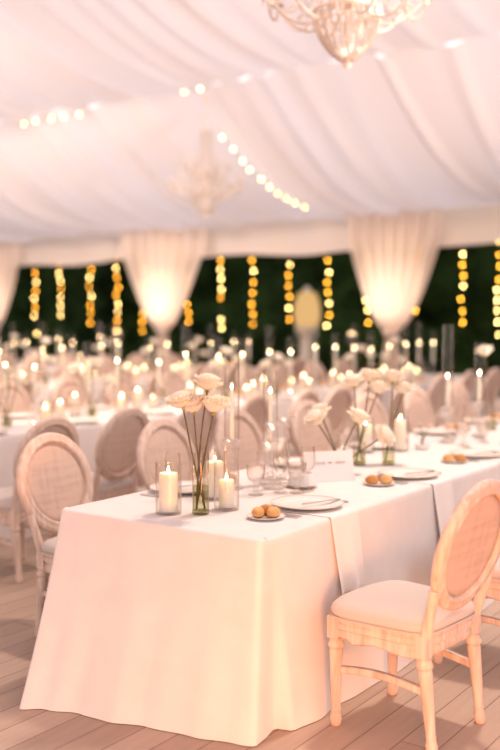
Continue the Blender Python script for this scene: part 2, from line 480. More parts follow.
# ------------------------------------------------------------------ chairs (front faces -X)
def seat_outline(off=0, n=64):
    """rounded trapezoid with bowed front, counter-clockwise"""
    pts = []
    for k in range(n):
        a = 2 * pi * k / n; ca, sa = cos(a), sin(a); e = .36
        x = (abs(ca) ** e) * (1 if ca > 0 else -1); y = (abs(sa) ** e) * (1 if sa > 0 else -1)
        hw = .245 - .03 * (x + 1) / 2 * 1.2
        bow = -.03 * (1 - y * y) if x < 0 else .0
        pts.append(((.215 + off) * x + bow * min(1, -x if x < 0 else 0), (hw + off) * y))
    return pts
def back_pt(y, z, d=0): # on the tilted back plane, d = offset along normal (+ = rearwards)
    t = .26
    return (.205 + (z - .45) * t + d, y, z)
def make_chair():
    root = thing('medallion_chair')
    lp = [(0, 0), (.015, 0), (.019, .008), (.021, .028), (.0175, .046), (.0165, .056), (.0185, .062), (.0165, .07), (.019, .14), (.0235, .28), (.0245, .300), (.021, .307), (.028, .317), (.029, .329), (.024, .337), (.024, .345), (.027, .352), (0, .354)]
    for sy in (-1, 1):
        b = MB(); b.lathe([(q_ * 1.13, z_) for q_, z_ in lp], 16, (-.19, sy * .205, 0)); b.box((-.19, sy * .205, .394), (.052, .052, .086))
        part('leg', b.mesh('leg', M['wood']), root)
    for sy in (-1, 1):
        sh = lambda z: ((.372 - min(z, .372)) * .11, 0)
        b = MB(); b.lathe([(q_ * 1.13, z_) for q_, z_ in lp], 16, (.19, sy * .185, 0), sh); b.box((.19, sy * .185, .394), (.048, .048, .086))
        part('leg', b.mesh('leg', M['wood']), root)
    # side stretchers
    for sy in (-1, 1):
        path = []
        for k in range(11):
            t = k / 10
            path.append((-.178 + (.20 + .002 + .178 - .012) * t, sy * (.204 - .018 * t - .0), .225 + .018 * sin(pi * t)))
        b = MB(); b.tube(path, .0, sect=[(.014, -.009), (.014, .009), (.010, .013), (-.010, .013), (-.014, .009), (-.014, -.009), (-.010, -.013), (.010, -.013)])
        part('stretcher', b.mesh('stretcher', M['wood']), root)
    # moulded seat rail
    rings = []
    prof = [(-.03, .350), (-.006, .350), (.0, .356), (.0, .376), (-.004, .381), (-.004, .392), (.003, .398), (.003, .416), (-.001, .420), (.004, .426), (.004, .436), (-.03, .438)]
    for off, z in prof:
        ring = []
        for k, (x, y) in enumerate(seat_outline(off)):
            zz = z
            if z < .392: zz = z + .014 * (cos(y * 26) if x < -.1 else cos(x * 24)) * .7
            ring.append((x, y, zz))
        rings.append(ring)
    b = MB(); b.loops(rings, True, False, False); part('seat_rail', b.mesh('seat_rail', M['wood']), root)
    # cushion
    rings = []
    for off, z in [(-.04, .437), (-.004, .438), (.004, .446), (.007, .460), (.003, .476), (-.012, .490), (-.04, .502), (-.09, .511), (-.15, .516), (-.205, .518)]:
        rings.append([(x, y, z) for x, y in seat_outline(off)])
    b = MB(); b.loops(rings, True, False, True); part('seat_cushion', b.mesh('seat_cushion', M['cushion'], 'all'), root)
    b = MB(); b.tube([(x, y, .440) for x, y in seat_outline(.006)], .004, 6, True); part('piping', b.mesh('piping', M['cushion']), root)
    # rear posts up to the oval
    for sy in (-1, 1):
        path, rad = [], []
        for k in range(10):
            t = k / 9; z = .43 + .19 * t
            y = sy * (.185 + .028 * t)
            path.append(back_pt(y, z)); rad.append(.0225 - .004 * t)
        b = MB(); b.tube(path, rad, 12); part('back_post', b.mesh('back_post', M['wood']), root)
    # oval frame with moulded section
    cz, ay, az = .752, .230, .226
    path = [back_pt(ay * cos(a), cz + az * sin(a)) for a in [2 * pi * k / 56 for k in range(56)]]
    sect = [(-.016, -.022), (-.019, -.012), (-.013, -.006), (-.016, .008), (-.012, .021), (.0, .024), (.012, .021), (.016, .008), (.013, -.006), (.019, -.012), (.016, -.022), (.0, -.024)]
    b = MB(); b.tube(path, 0, closed=True, sect=[(p_ * 1.2, q_ * 1.14) for p_, q_ in sect], ref=(1, 0, -.26)); part('back_frame', b.mesh('back_frame', M['wood'], 'all'), root)
    # small carved bracket where the oval meets the rail
    # cane panel
    rings = []
    for d in (-.004, .004):
        pass
    v = []; f = []; n = 48
    b = MB()
    rr_ = [1.0, .8, .55, .3, .02]
    front = [[back_pt((ay - .018) * q * cos(2 * pi * k / n), cz + (az - .018) * q * sin(2 * pi * k / n), -.004 - .006 * (1 - q * q)) for k in range(n)] for q in reversed(rr_)]
    back = [[back_pt((ay - .018) * q * cos(2 * pi * k / n), cz + (az - .018) * q * sin(2 * pi * k / n), .004 - .006 * (1 - q * q)) for k in range(n)] for q in rr_]
    b.loops(front + back, True, True, True); part('cane_panel', b.mesh('cane_panel', M['cane'], 'all'), root)
    return root
CH = Proto(make_chair)
CHG = 'limed wood chairs with oval cane backs'
def chair(x, y, face, lab, jit=.03):
    rz = (0 if face < 0 else pi) + RND.uniform(-jit, jit)
    return CH.put((x, y, 0), (0, 0, rz), lab, 'chair', CHG)
chair(-1.66, 3.41, -1, 'oval cane-backed chair with ivory seat in the right foreground, seen whole', 0)
bpy.data.objects['medallion_chair'].rotation_euler = (0, 0, -.10)
chair(-1.64, 4.30, -1, 'oval cane-backed chair cut off by the right edge, behind the foreground chair', .0)
CHL = [3.47, 4.36, 5.1, 6.0, 6.9, 7.8, 8.7]
for i, y in enumerate(CHL):
    chair(-3.40, y, 1, 'oval cane-backed chair on the nearest table\'s far side, %s from the left' % ORD[i])

# ------------------------------------------------------------------ tables and cloths
TABLES = [(-3.12, -2.04, 2.95, 9.6), (-6.5, -5.42, 2.95, 13.6), (-9.85, -8.77, 4.4, 13.6), (-13.2, -12.12, 6.5, 13.6), (-16.55, -15.47, 9.0, 13.6)]
TNAME = ['nearest', 'second', 'third', 'fourth', 'farthest']
def table(ti):
    x0, x1, y0, y1 = TABLES[ti]
    root = thing('banquet_table', ((x0 + x1) / 2, (y0 + y1) / 2, 0))
    tag(root, 'long banquet table hidden under white linen, the %s row from the camera' % TNAME[ti], 'table', 'long banquet tables')
    hx, hy = (x1 - x0) / 2 - .012, (y1 - y0) / 2 - .012
    b = MB(); b.box((0, 0, TZ - .022), (2 * hx, 2 * hy, .03)); part('tabletop', b.mesh('tabletop', M['wood']), root)
    for sx in (-1, 1):
        for sy in (-1, 1):
            b = MB(); b.box((sx * (hx - .08), sy * (hy - .15), (TZ - .04) / 2), (.05, .05, TZ - .04)); part('leg', b.mesh('leg', M['wood']), root)
def catmull(cs, s):
    """cs: sorted [(s, (a,b))] -> smooth interpolation"""
    if s <= cs[0][0]: return cs[0][1]
    for i in range(len(cs) - 1):
        a, b_ = cs[i], cs[i + 1]
        if s <= b_[0]:
            t = (s - a[0]) / max(1e-6, b_[0] - a[0]); t = t * t * (3 - 2 * t)
            return tuple(p + (q - p) * t for p, q in zip(a[1], b_[1]))
    return cs[-1][1]
def tablecloth(ti, hem_ctrl=None, ds=.025, rows=26, amp=.02):
    x0, x1, y0, y1 = TABLES[ti]; r = .025
    # perimeter: start at far-left going down the left side, along the front, up the right side, back
    pts = []
    def line(a, b, n):
        for k in range(n): t = k / n; pts.append((a[0] + (b[0] - a[0]) * t, a[1] + (b[1] - a[1]) * t))
    def arc(cx, cy, a0, a1, n=10):
        for k in range(n): a = R(a0 + (a1 - a0) * k / n); pts.append((cx + r * cos(a), cy + r * sin(a)))
    nl = int((y1 - y0) / ds); nf = int((x1 - x0) / ds)
    line((x0, y1 - r), (x0, y0 + r), nl); arc(x0 + r, y0 + r, 180, 270)
    line((x0 + r, y0), (x1 - r, y0), nf); arc(x1 - r, y0 + r, 270, 360)
    line((x1, y0 + r), (x1, y1 - r), nl); arc(x1 - r, y1 - r, 0, 90)
    line((x1 - r, y1), (x0 + r, y1), nf); arc(x0 + r, y1 - r, 90, 180)
    n = len(pts)
    S = [0]
    for i in range(1, n): S.append(S[-1] + math.hypot(pts[i][0] - pts[i - 1][0], pts[i][1] - pts[i - 1][1]))
    rz = random.Random(ti + 40); p1, p2, p3 = (rz.uniform(0, 6) for _ in range(3))
    hem = []; outw = []
    for i, (x, y) in enumerate(pts):
        # outward direction
        nx_ = ny_ = 0
        if x < x0 + r and not (y0 + r < y < y1 - r) or x > x1 - r and not (y0 + r < y < y1 - r):
            cx = x0 + r if x < x0 + r else x1 - r; cy = y0 + r if y < y0 + r else y1 - r
            d = Vector((x - cx, y - cy)); d = d.normalized() if d.length > 1e-6 else Vector((0, 0)); nx_, ny_ = d
        elif abs(x - x0) < 1e-5: nx_ = -1
        elif abs(x - x1) < 1e-5: nx_ = 1
        elif abs(y - y0) < 1e-5: ny_ = -1
        else: ny_ = 1
        outw.append((nx_, ny_))
        s = S[i]
        w = amp * (sin(s * 5.1 + p1 + 1.2 * sin(s * 1.3)) + .6 * sin(s * 11.3 + p2) + .3 * sin(s * 23 + p3))
        base = .07 + w
        corner = min(math.hypot(x - cx_, y - cy_) for cx_ in (x0, x1) for cy_ in (y0, y1))
        base += .10 * math.exp(-(corner / .14) ** 2)
        if ti == 0 and nx_ < -.9: base = 0
        hx_, hy_ = nx_ * base, ny_ * base
        if hem_ctrl:
            h = hem_ctrl(x, y, s, w)
            if h: hx_, hy_ = h
        hem.append((hx_, hy_))
    rings = []
    er = .012
    for i in range(rows + 1):
        t = i / rows; z = (TZ - er) * (1 - t) + .003 * t
        ring = []
        for k, (x, y) in enumerate(pts):
            hx_, hy_ = hem[k]; e = t ** 1.0 * .75 + .25 * t * t
            ring.append((x + hx_ * e, y + hy_ * e, z))
        rings.append(ring)
    # rounded top edge and top surface
    cx, cy = (x0 + x1) / 2, (y0 + y1) / 2
    def inset(d, z): return [(x - d * a, y - d * c_, z) for (x, y), (a, c_) in zip(pts, outw)]
    top = [inset(.0235, TZ), inset(.018, TZ), inset(er, TZ - .0006), inset(er * .3, TZ - er * .35)]
    b = MB(); b.loops(top + rings)
    b.f.append(tuple(reversed(range(n))))
    b.f = [tuple(reversed(q)) for q in b.f]
    o = link('tablecloth', b.mesh('tablecloth', M['cloth'], 'all'))
    tag(o, 'floor-length white tablecloth on the %s banquet table from the camera' % TNAME[ti], 'tablecloth', 'floor-length white tablecloths')
    return o
def hem_near(x, y, s, w):
    x0, x1, y0, y1 = TABLES[0]
    if y < y0 + .03 or (x < x0 + .03 and y < 3.9) or (x > x1 - .03 and y < 4.6):
        # distance along perimeter from the front-left corner
        if x < x0 + .03 and y > y0 + .02: u = -(y - y0)
        elif x > x1 - .03 and y > y0 + .02: u = (x1 - x0) + (y - y0)
        else: u = x - x0
        cs = [(-.95, (-.01, 0)), (-.30, (-.005, 0)), (-.10, (.04, -.10)), (0.0, (.11, -.35)), (.16, (.06, -.29)), (.34, (.02, -.245)), (.5, (.0, -.235)), (.66, (.0, -.18)), (.85, (.01, -.15)), (1.02, (.015, -.10)),
              (1.085, (.03, -.085)), (1.12, (.02, -.03)), (1.15, (.0, .02)), (1.22, (.075, -.01)), (1.36, (.10, 0)), (1.5, (.085, 0)), (1.66, (.10, 0)), (1.84, (.10, 0)), (2.0, (.115, 0)), (2.3, (.105, 0)), (2.72, (.075, 0))]
        a, b_ = catmull(cs, u)
        return (a + (w * .3 if u > 1.2 else 0), b_ + (w * .35 if 0 < u < 1.05 else 0))
for ti in range(5):
    table(ti)
    tablecloth(ti, hem_near if ti == 0 else None, .02 if ti == 0 else .04, 34 if ti == 0 else 14, .007 if ti == 0 else .02)

# ------------------------------------------------------------------ tableware
def lathe_mesh(name, prof, m, n=28, smooth=True):
    b = MB(); b.lathe(prof, n); return b.mesh(name, m, smooth)
def charger():
    root = thing('charger_plate')
    part('plate_body', lathe_mesh('plate_body', [(0, .004), (.095, .003), (.10, 0), (.105, .003), (.16, .016), (.161, .0185), (.157, .0195), (.112, .0085), (.10, .007), (0, .007)], M['china'], 48), root)
    part('rim', lathe_mesh('rim', [(.1585, .017), (.1635, .0175), (.1645, .0195), (.163, .0212), (.1575, .0205), (.1585, .017)], M['rim'], 48), root, 'thin tan rim')
    return root
def bread_plate():
    root = thing('bread_plate')
    part('plate_body', lathe_mesh('plate_body', [(0, .003), (.045, .002), (.05, 0), (.054, .003), (.079, .010), (.0795, .012), (.077, .0125), (.052, .006), (0, .0055)], M['china'], 36), root)
    part('rim', lathe_mesh('rim', [(.0775, .0105), (.0805, .011), (.081, .0125), (.080, .0137), (.077, .013), (.0775, .0105)], M['rim'], 36), root, 'thin tan rim')
    return root
def roll_mesh(seed, m):
    r = random.Random(seed); b = MB(); b.ball((0, 0, .019), 1, 18, 10, (.036, .027, .0245))
    out = []
    for x, y, z in b.v:
        z2 = max(z, .0) if z > .003 else .001
        k = 1 + .06 * sin(x * 120 + seed) * cos(y * 100)
        if abs(y) < .004 and z > .03: z2 -= .003
        out.append((x * k, y * k, z2))
    b.v = out; return b.mesh('roll', m, 'all')
ROLLS = [Proto(lambda k=k: link('bread_roll', roll_mesh(k, M['crust'] if k % 2 else M['crust_pale']))) for k in range(4)]
def fork_mesh():
    b = MB()
    b.tube([(0, 0, .004), (.04, 0, .003), (.09, 0, .003), (.125, 0, .004)], 0, sect=[(.0012, -.005), (.0012, .005), (-.0012, .005), (-.0012, -.005)], ref=(0, 0, 1))
    b.tube([(.125, 0, .004), (.14, 0, .005), (.15, 0, .005)], 0, sect=[(.0012, -.011), (.0012, .011), (-.0012, .011), (-.0012, -.011)], ref=(0, 0, 1))
    for k in range(4):
        y = -.009 + .006 * k; b.tube([(.149, y, .005), (.17, y, .003), (.195, y, .005)], .0014, 6)
    return b.mesh('fork', M['steel'])
def knife_mesh():
    b = MB()
    b.tube([(0, 0, .004), (.05, 0, .004), (.1, 0, .004)], 0, sect=[(.003, -.006), (.003, .006), (-.003, .006), (-.003, -.006)], ref=(0, 0, 1))
    b.tube([(.1, 0, .004), (.13, .002, .004), (.19, .002, .004), (.215, -.003, .004)], 0, sect=[(.001, -.008), (.001, .009), (-.001, .009), (-.001, -.008)], ref=(0, 0, 1))
    return b.mesh('knife', M['steel'])
FORK = Proto(lambda: link('fork', fork_mesh())); KNIFE = Proto(lambda: link('knife', knife_mesh()))
CHP = Proto(charger); BP = Proto(bread_plate)

def napkin_mesh(side):
    """linen strip lying at the table edge and hanging over it; local origin on the edge, +X outwards"""
    b = MB(); path = []
    for k in range(8): path.append((-.30 + .30 * k / 7, .0035))
    path += [(.002, .0015), (.0052, -.003), (.0065, -.012)]
    for k in range(1, 15):
        z = -.012 - .31 * k / 14; path.append((.005 + .14 * (-z) , z))
    w = .115; rings = []
    for k, (x, z) in enumerate(path):
        ring = []
        for j in range(13):
            q = -1 + j / 6; h = max(0, -z)
            ring.append((x + .010 * h / .3 * sin(q * 5 + 1), q * w * (1 - .06 * h / .3), z))
        rings.append(ring)
    o2 = [[(p[0] - .003 if path[i][1] < 0 else p[0], p[1], p[2] - (.002 if path[i][1] >= 0 else 0)) for p in reversed(r)] for i, r in enumerate(rings)]
    b.loops([r + q for r, q in zip(rings, o2)], True, True, True)
    return b.mesh('napkin', M['napkin'])
NAP = Proto(lambda: link('napkin', napkin_mesh(1)))

# glassware
def wine_glass_mesh():
    prof = [(0, 0), (.034, 0), (.035, .002), (.008, .006), (.0045, .012), (.004, .085), (.006, .092), (.022, .104), (.034, .125), (.038, .15), (.036, .18), (.032, .215), (.031, .2155), (.035, .18), (.0365, .15), (.032, .125), (.021, .107), (0, .098)]
    return lathe_mesh('wine_glass', prof, M['glass'], 24)
def goblet_mesh():
    b = MB(); prof = [(0, 0), (.036, 0), (.037, .005), (.012, .012), (.009, .02), (.016, .032), (.008, .044), (.012, .055), (.036, .075), (.044, .10), (.046, .145), (.045, .1455), (.042, .10), (.034, .078), (0, .068)]
    b.lathe(prof, 12); return b.mesh('crystal_goblet', M['crystal'], False)
WG = Proto(lambda: link('wine_glass', wine_glass_mesh())); GOB = Proto(lambda: link('crystal_goblet', goblet_mesh()))
def hurricane_mesh(h, r=.056):
    return lathe_mesh('hurricane_glass', [(0, 0), (r - .002, 0), (r, .003), (r, h - .005), (r + .0012, h - .003), (r + .0012, h - .001), (r - .001, h), (r - .0032, h - .0015), (r - .003, h - .005), (r - .003, .010), (0, .008)], M['glass'], 36)
HUR = {h: Proto(lambda h=h: link('hurricane_glass', hurricane_mesh(h))) for h in (.22, .27, .16)}
def pillar(h, r):
    root = thing('pillar_candle')
    part('wax', lathe_mesh('wax', [(0, 0), (r, 0), (r, h - .006), (r - .004, h), (r - .010, h - .001), (r * .55, h - .006), (0, h - .007)], M['wax'], 28), root)
    b = MB(); b.tube([(0, 0, h - .008), (0, 0, h + .002), (.001, 0, h + .007)], .0012, 6); part('wick', b.mesh('wick', M['wick']), root)
    part('flame', lathe_mesh('flame', [(0, h + .003), (.0035, h + .006), (.0052, h + .012), (.0042, h + .018), (.002, h + .025), (0, h + .030)], M['flame'], 12), root)
    return root
PIL = {k: Proto(lambda k=k: pillar(*k)) for k in ((.165, .041), (.12, .034), (.19, .036), (.09, .04))}
def taper(h):
    root = thing('taper_candle')
    part('wax', lathe_mesh('wax', [(0, 0), (.011, 0), (.0105, h * .5), (.0085, h - .006), (.004, h), (0, h)], M['wax'], 16), root)
    b = MB(); b.tube([(0, 0, h - .001), (0, 0, h + .006)], .001, 5); part('wick', b.mesh('wick', M['wick']), root)
    part('flame', lathe_mesh('flame', [(0, h + .003), (.004, h + .008), (.0054, h + .013), (.0044, h + .020), (.0024, h + .027), (0, h + .033)], M['flame'], 12), root)
    return root
TAP = {h: Proto(lambda h=h: taper(h)) for h in (.20, .25)}
def candlestick(h):
    root = thing('crystal_candlestick')
    part('base', lathe_mesh('base', [(0, 0), (.055, 0), (.057, .008), (.046, .016), (.022, .026), (.016, .036), (0, .036)], M['crystal'], 12, False), root)
    prof = [(.012, .036)]; z = .036; i = 0
    while z < h - .045:
        prof += [(.022 if i % 2 == 0 else .017, z + .014), (.010, z + .028)]; z += .028; i += 1
    prof += [(.012, h - .04)]
    part('stem', lathe_mesh('stem', prof, M['crystal'], 10, False), root)
    part('cup', lathe_mesh('cup', [(.012, h - .04), (.026, h - .030), (.048, h - .012), (.050, h - .006), (.044, h - .004), (.022, h - .012), (.018, h), (.0155, h), (.0125, h - .012), (0, h - .014)], M['crystal'], 16, False), root)
    return root
STK = {h: Proto(lambda h=h: candlestick(h)) for h in (.25, .22, .33)}
def chimney_mesh(h): return lathe_mesh('glass_chimney', [(.038, 0), (.038, h), (.0365, h + .0005), (.036, h), (.036, 0), (.038, 0)], M['glass'], 28)
CHI = {h: Proto(lambda h=h: link('glass_chimney', chimney_mesh(h))) for h in (.42, .36, .55)}
def bud_vase(h, wl):
    root = thing('bud_vase')
    r = .037
    part('vase_body', lathe_mesh('vase_body', [(r * .98, .016), (r, .02), (r, h), (r - .002, h + .001), (r - .003, h), (r - .003, .018)], M['vase_glass'], 28), root)
    part('vase_bottom', lathe_mesh('vase_bottom', [(0, 0), (r - .003, 0), (r, .004), (r, .016), (0, .017)], M['green_base'], 28), root, 'thick green-tinted glass bottom')
    part('water', lathe_mesh('water', [(0, .0175), (r - .0035, .0175), (r - .0035, wl), (0, wl)], M['water'], 28), root)
    return root
VASE = {k: Proto(lambda k=k: bud_vase(*k)) for k in ((.26, .12), (.13, .07))}

def bloom_mesh(seed, r=.062):
    from mathutils import noise
    rd = random.Random(seed); b = MB(); n, m = 40, 14; rings = []
    so = Vector((seed * 7.3, 2.1, 4.4))
    for i in range(m + 1):
        a = -.42 * pi + .92 * pi * i / m; ring = []
        for j in range(n):
            t = 2 * pi * j / n
            d = Vector((cos(a) * cos(t), cos(a) * sin(t), sin(a)))
            ru = abs(noise.noise(d * 4.5 + so)) * .4 + abs(noise.noise(d * 11 + so)) * .2
            k = .84 + .42 * ru
            zz = d.z * .041 * k + .030 + (.006 * cos(a) ** 2)
            ring.append((d.x * r * .86 * k, d.y * r * .86 * k, zz))
        rings.append(ring)
    b.loops(rings, True, True, True)
    for li, (cnt, el, k, z0) in enumerate([(11, .42, 1.06, .012), (10, .85, 1.0, .020)]):
        for i in range(cnt):
            a0 = 2 * pi * (i + .5 * (li % 2)) / cnt + rd.uniform(-.15, .15); ee = el + rd.uniform(-.12, .12)
            L_ = r * k * rd.uniform(.92, 1.08); W = r * .42; rows = []; ph = rd.uniform(0, 6)
            for u in range(4):
                t = .45 + .55 * u / 3; row = []
                for wv in range(7):
                    q = -1 + wv / 3; wd = W * (.25 + .75 * t) * q
                    rad = L_ * t * cos(ee * (1 - .5 * t)); zz = z0 + L_ * t * sin(ee * (.6 + .4 * t)) * .72
                    zz += .006 * t * sin(q * 9 + ph) + .002 * rd.uniform(-1, 1)
                    if u == 3: rad += .004 * (wv % 2) - .004 * abs(q)
                    row.append((rad * cos(a0) - wd * sin(a0), rad * sin(a0) + wd * cos(a0), zz))
                rows.append(row)
            b.loops(rows, closed=False)
    return b.mesh('bloom', M['petal'], 'all')
BLOOM = [bloom_mesh(k) for k in range(3)]
def carnation(L_, k):
    root = thing('carnation'); bend = (.012, -.010, .018)[k % 3]
    path = [(bend * sin(pi * t * .8), bend * .4 * sin(pi * t), L_ * t) for t in [i / 8 for i in range(9)]]
    b = MB(); b.tube(path, [.0042 - .0008 * i / 8 for i in range(9)], 7)
    for z in (.35, .68):
        p_ = path[int(z * 8)]; b.ball(p_, .0046, 7, 4)
    part('stem', b.mesh('stem', M['stem']), root)
    e = path[-1]
    b = MB(); b.lathe([(0, -.004), (.004, -.002), (.0075, .006), (.0105, .018), (.0145, .030), (.010, .031), (0, .02)], 10, e); part('calyx', b.mesh('calyx', M['calyx']), root)
    o = part('bloom', BLOOM[k % 3], root); o.location = (e[0], e[1], e[2] + .018); o.rotation_euler = (.1 * k, -.08 * k, k * 1.3)
    return root
CARN = {k: Proto(lambda k=k: carnation(*k)) for k in ((.50, 0), (.44, 1), (.40, 2), (.32, 1), (.26, 0))}
CX, CY = .816, .578      # unit vector across the view, along the ground
def flower(base, head, k, lab, group, key=None):
    """stand a stem on `base` and lean it so its bloom comes out near `head`"""
    d = Vector(head) - Vector(base); L_ = d.length
    key = key or min(CARN, key=lambda q: abs(q[0] - L_))
    e = d.to_track_quat('Z', 'Y').to_euler()
    return CARN[key].put(base, e, lab, 'flower', group, (1, 1, L_ / key[0]) if abs(L_ / key[0] - 1) < .12 else None)

def low_bowl():
    root = thing('low_bowl')
    part('bowl_body', lathe_mesh('bowl_body', [(0, 0), (.03, 0), (.034, .004), (.05, .022), (.052, .036), (.050, .037), (.046, .024), (.03, .008), (0, .007)], M['china'], 28), root)
    return root
def sprig(seed, h=.16):
    rd = random.Random(seed); root = thing('flower_sprig')
    b = MB(); tips = []
    for k in range(6):
        a = rd.uniform(0, 6.28); sp = rd.uniform(.01, .06); hh = h * rd.uniform(.55, 1)
        p_ = [(sp * t * t * cos(a), sp * t * t * sin(a), hh * t) for t in (0, .33, .66, 1)]
        b.tube(p_, .0016, 5); tips.append(p_[-1])
    part('stem', b.mesh('stem', M['stem']), root)
    b = MB()
    for t in tips:
        for j in range(6):
            a = j * pi / 3; s = .016
            c = Vector(t); ax = Vector((cos(a), sin(a), .35)); bx = Vector((-sin(a), cos(a), 0))
            b.add([c, c + ax * s * .6 + bx * s * .4, c + ax * s * 1.1, c + ax * s * .6 - bx * s * .4], [(0, 1, 2, 3)])
    part('blossom', b.mesh('blossom', M['petal']), root)
    b = MB()
    for k in range(9):
        a = rd.uniform(0, 6.28); z = rd.uniform(.02, h * .6); s = rd.uniform(.02, .035)
        c = Vector((0, 0, z)); ax = Vector((cos(a), sin(a), .6)); bx = Vector((-sin(a), cos(a), 0))
        b.add([c, c + ax * s * .5 + bx * s * .22, c + ax * s, c + ax * s * .5 - bx * s * .22], [(0, 1, 2, 3)])
    part('leaves', b.mesh('leaves', M['leaf']), root)
    return root
SPR = [Proto(lambda k=k: sprig(k)) for k in (1, 2)]
BOWL = Proto(low_bowl)

Z0 = TZ + .001
# --- nearest table, front cluster
def candle_in(x, y, hh, pk, glab, clab, zr=0):
    HUR[hh].put((x, y, Z0), label=glab, cat='candle holder', group='glass candle cylinders')
    PIL[pk].put((x, y, Z0 + .0105), (0, 0, zr), clab, 'candle', 'pillar candles')
candle_in(-2.655, 3.145, .22, (.165, .041), 'clear glass cylinder left of the front bud vase', 'thick lit pillar candle in the leftmost front glass cylinder')
candle_in(-2.505, 3.36, .27, (.12, .034), 'taller clear glass cylinder just right of the front bud vase', 'short lit pillar candle in the cylinder right of the front vase')
candle_in(-2.70, 3.53, .22, (.165, .041), 'clear glass cylinder standing behind the front bud vase', 'lit pillar candle in the cylinder behind the front bud vase', 1)
VASE[(.26, .12)].put((-2.535, 3.215, Z0), label='slim bud vase with four tall carnations at the front of the nearest table', cat='vase', group='bud vases')
def heads(vx, vy, items, vlab, group, spread=.018, zb=.02):
    for i, (dx, dz, depth, lab) in enumerate(items):
        sg = -1 if dx > 0 else 1
        bx = vx + sg * spread * CX; by = vy + sg * spread * CY
        hx, hy = vx + dx * CX - depth * CY, vy + dx * CY + depth * CX
        flower((bx, by, Z0 + zb), (hx, hy, Z0 + dz), i, lab + vlab, group)
heads(-2.535, 3.215, [(-.072, .445, .0, 'leftmost white carnation in the '), (-.022, .425, .035, 'low middle white carnation in the '), (.052, .425, -.01, 'rightmost white carnation in the '), (.030, .515, .04, 'topmost white carnation in the ')],
      'slim vase at the table front', 'white carnations on the nearest table')
# tall candles
def tall(x, y, sh, th, chh, pos):
    STK[sh].put((x, y, Z0), label='crystal candlestick ' + pos, cat='candlestick', group='crystal candlesticks')
    if th:
        TAP[th].put((x, y, Z0 + sh - .013), label='lit ivory taper candle ' + pos, cat='candle', group='taper candles')
        CHI[chh].put((x, y, Z0 + sh - .0035), label='tall glass chimney over the taper ' + pos, cat='glass chimney', group='glass chimneys')
tall(-2.80, 3.80, .25, .25, .42, 'behind the front cylinders, first from the left')
tall(-2.72, 4.02, .22, .25, .36, 'behind the front cylinders, second from the left')
tall(-2.63, 3.92, .33, None, None, 'without a candle, beside the second taper')
tall(-2.74, 4.20, .33, None, None, 'without a candle, behind the white name card')
GOB.put((-2.60, 3.72, Z0), label='cut crystal goblet between the front cylinders and the front charger plate', cat='glass', group='crystal goblets')
GOB.put((-2.82, 4.12, Z0), label='cut crystal goblet behind the second taper candle', cat='glass', group='crystal goblets')
WG.put((-2.54, 3.84, Z0), label='wine glass right of the second taper candle', cat='glass', group='wine glasses')
GOB.put((-2.47, 3.88, Z0), label='cut crystal goblet behind the front charger plate', cat='glass', group='crystal goblets')
WG.put((-2.86, 3.42, Z0), label='wine glass behind the thick candle at the table front', cat='glass', group='wine glasses')
WG.put((-2.80, 3.56, Z0), label='wine glass behind the front bud vase', cat='glass', group='wine glasses')
WG.put((-2.46, 3.96, Z0), label='wine glass between the front plate and the name card', cat='glass', group='wine glasses')
WG.put((-2.67, 4.06, Z0), label='wine glass left of the white name card', cat='glass', group='wine glasses')
# small white bowl beside the card
root = thing('sugar_bowl', (-2.54, 4.03, Z0)); tag(root, 'round white bowl with a tan foot in front of the name card', 'bowl')
part('bowl_body', lathe_mesh('bowl_body', [(0, .006), (.06, .006), (.07, .012), (.066, .04), (.056, .07), (.052, .071), (.055, .066), (.06, .04), (.055, .014), (0, .012)], M['china'], 32), root)
part('saucer', lathe_mesh('saucer', [(0, 0), (.05, 0), (.08, .006), (.081, .008), (.05, .0045), (0, .0045)], M['rim'], 32), root, 'tan saucer')
# folded name card
root = thing('name_card', (-2.535, 4.275, Z0), (0, 0, math.atan2(.21, .165)))
tag(root, 'white folded name card with faint grey script on the nearest table', 'card')
b = MB(); W2, H2 = .135, .152
th_ = .002
b.loops([[(-W2, -.045, 0), (-W2, 0, H2), (-W2, .045, 0), (-W2, .045 - th_, 0), (-W2, 0, H2 - .006), (-W2, -.045 + th_, 0)], [(W2, -.045, 0), (W2, 0, H2), (W2, .045, 0), (W2, .045 - th_, 0), (W2, 0, H2 - .006), (W2, -.045 + th_, 0)]], True, True, True)
part('card_sheet', b.mesh('card_sheet', M['paper'], False), root)
b = MB(); rl = random.Random(4)
sl = Vector((0, .045, H2)).normalized()
xx = -.075; words_ = [5, 2, 5]
for w_ in words_:
    pth = []
    for k in range(w_ * 4 + 1):
        u = .098 + .0085 * (1 if k % 2 else -1) * rl.uniform(.4, 1)
        pth.append(Vector((xx, -.045, 0)) + sl * u + Vector((0, -.0012, 0))); xx += .0028
    b.tube(pth, .0011, 4); xx += .012
part('lettering', b.mesh('lettering', M['ink']), root)
# carnations round the card
VASE[(.13, .07)].put((-2.60, 4.51, Z0), label='short bud vase half hidden behind the white name card', cat='vase', group='bud vases')
heads(-2.60, 4.51, [(-.085, .285, .03, 'highest white carnation, leaning left, in the '), (.085, .265, .0, 'white carnation leaning right in the '), (-.045, .135, -.03, 'low front white carnation in the '), (.095, .115, -.06, 'lowest white carnation at right of the ')],
      'short vase behind the name card', 'white carnations on the nearest table')
VASE[(.13, .07)].put((-2.66, 4.84, Z0), label='short bud vase just right of the white name card', cat='vase', group='bud vases')
heads(-2.66, 4.84, [(-.03, .44, .0, 'tall white carnation leaning left in the '), (.055, .46, .05, 'tall white carnation at the back of the '), (.095, .40, -.01, 'white carnation leaning right in the ')],
      'vase right of the name card', 'white carnations on the nearest table')
VASE[(.13, .07)].put((-2.53, 4.95, Z0), label='short bud vase second to the right of the name card', cat='vase', group='bud vases')
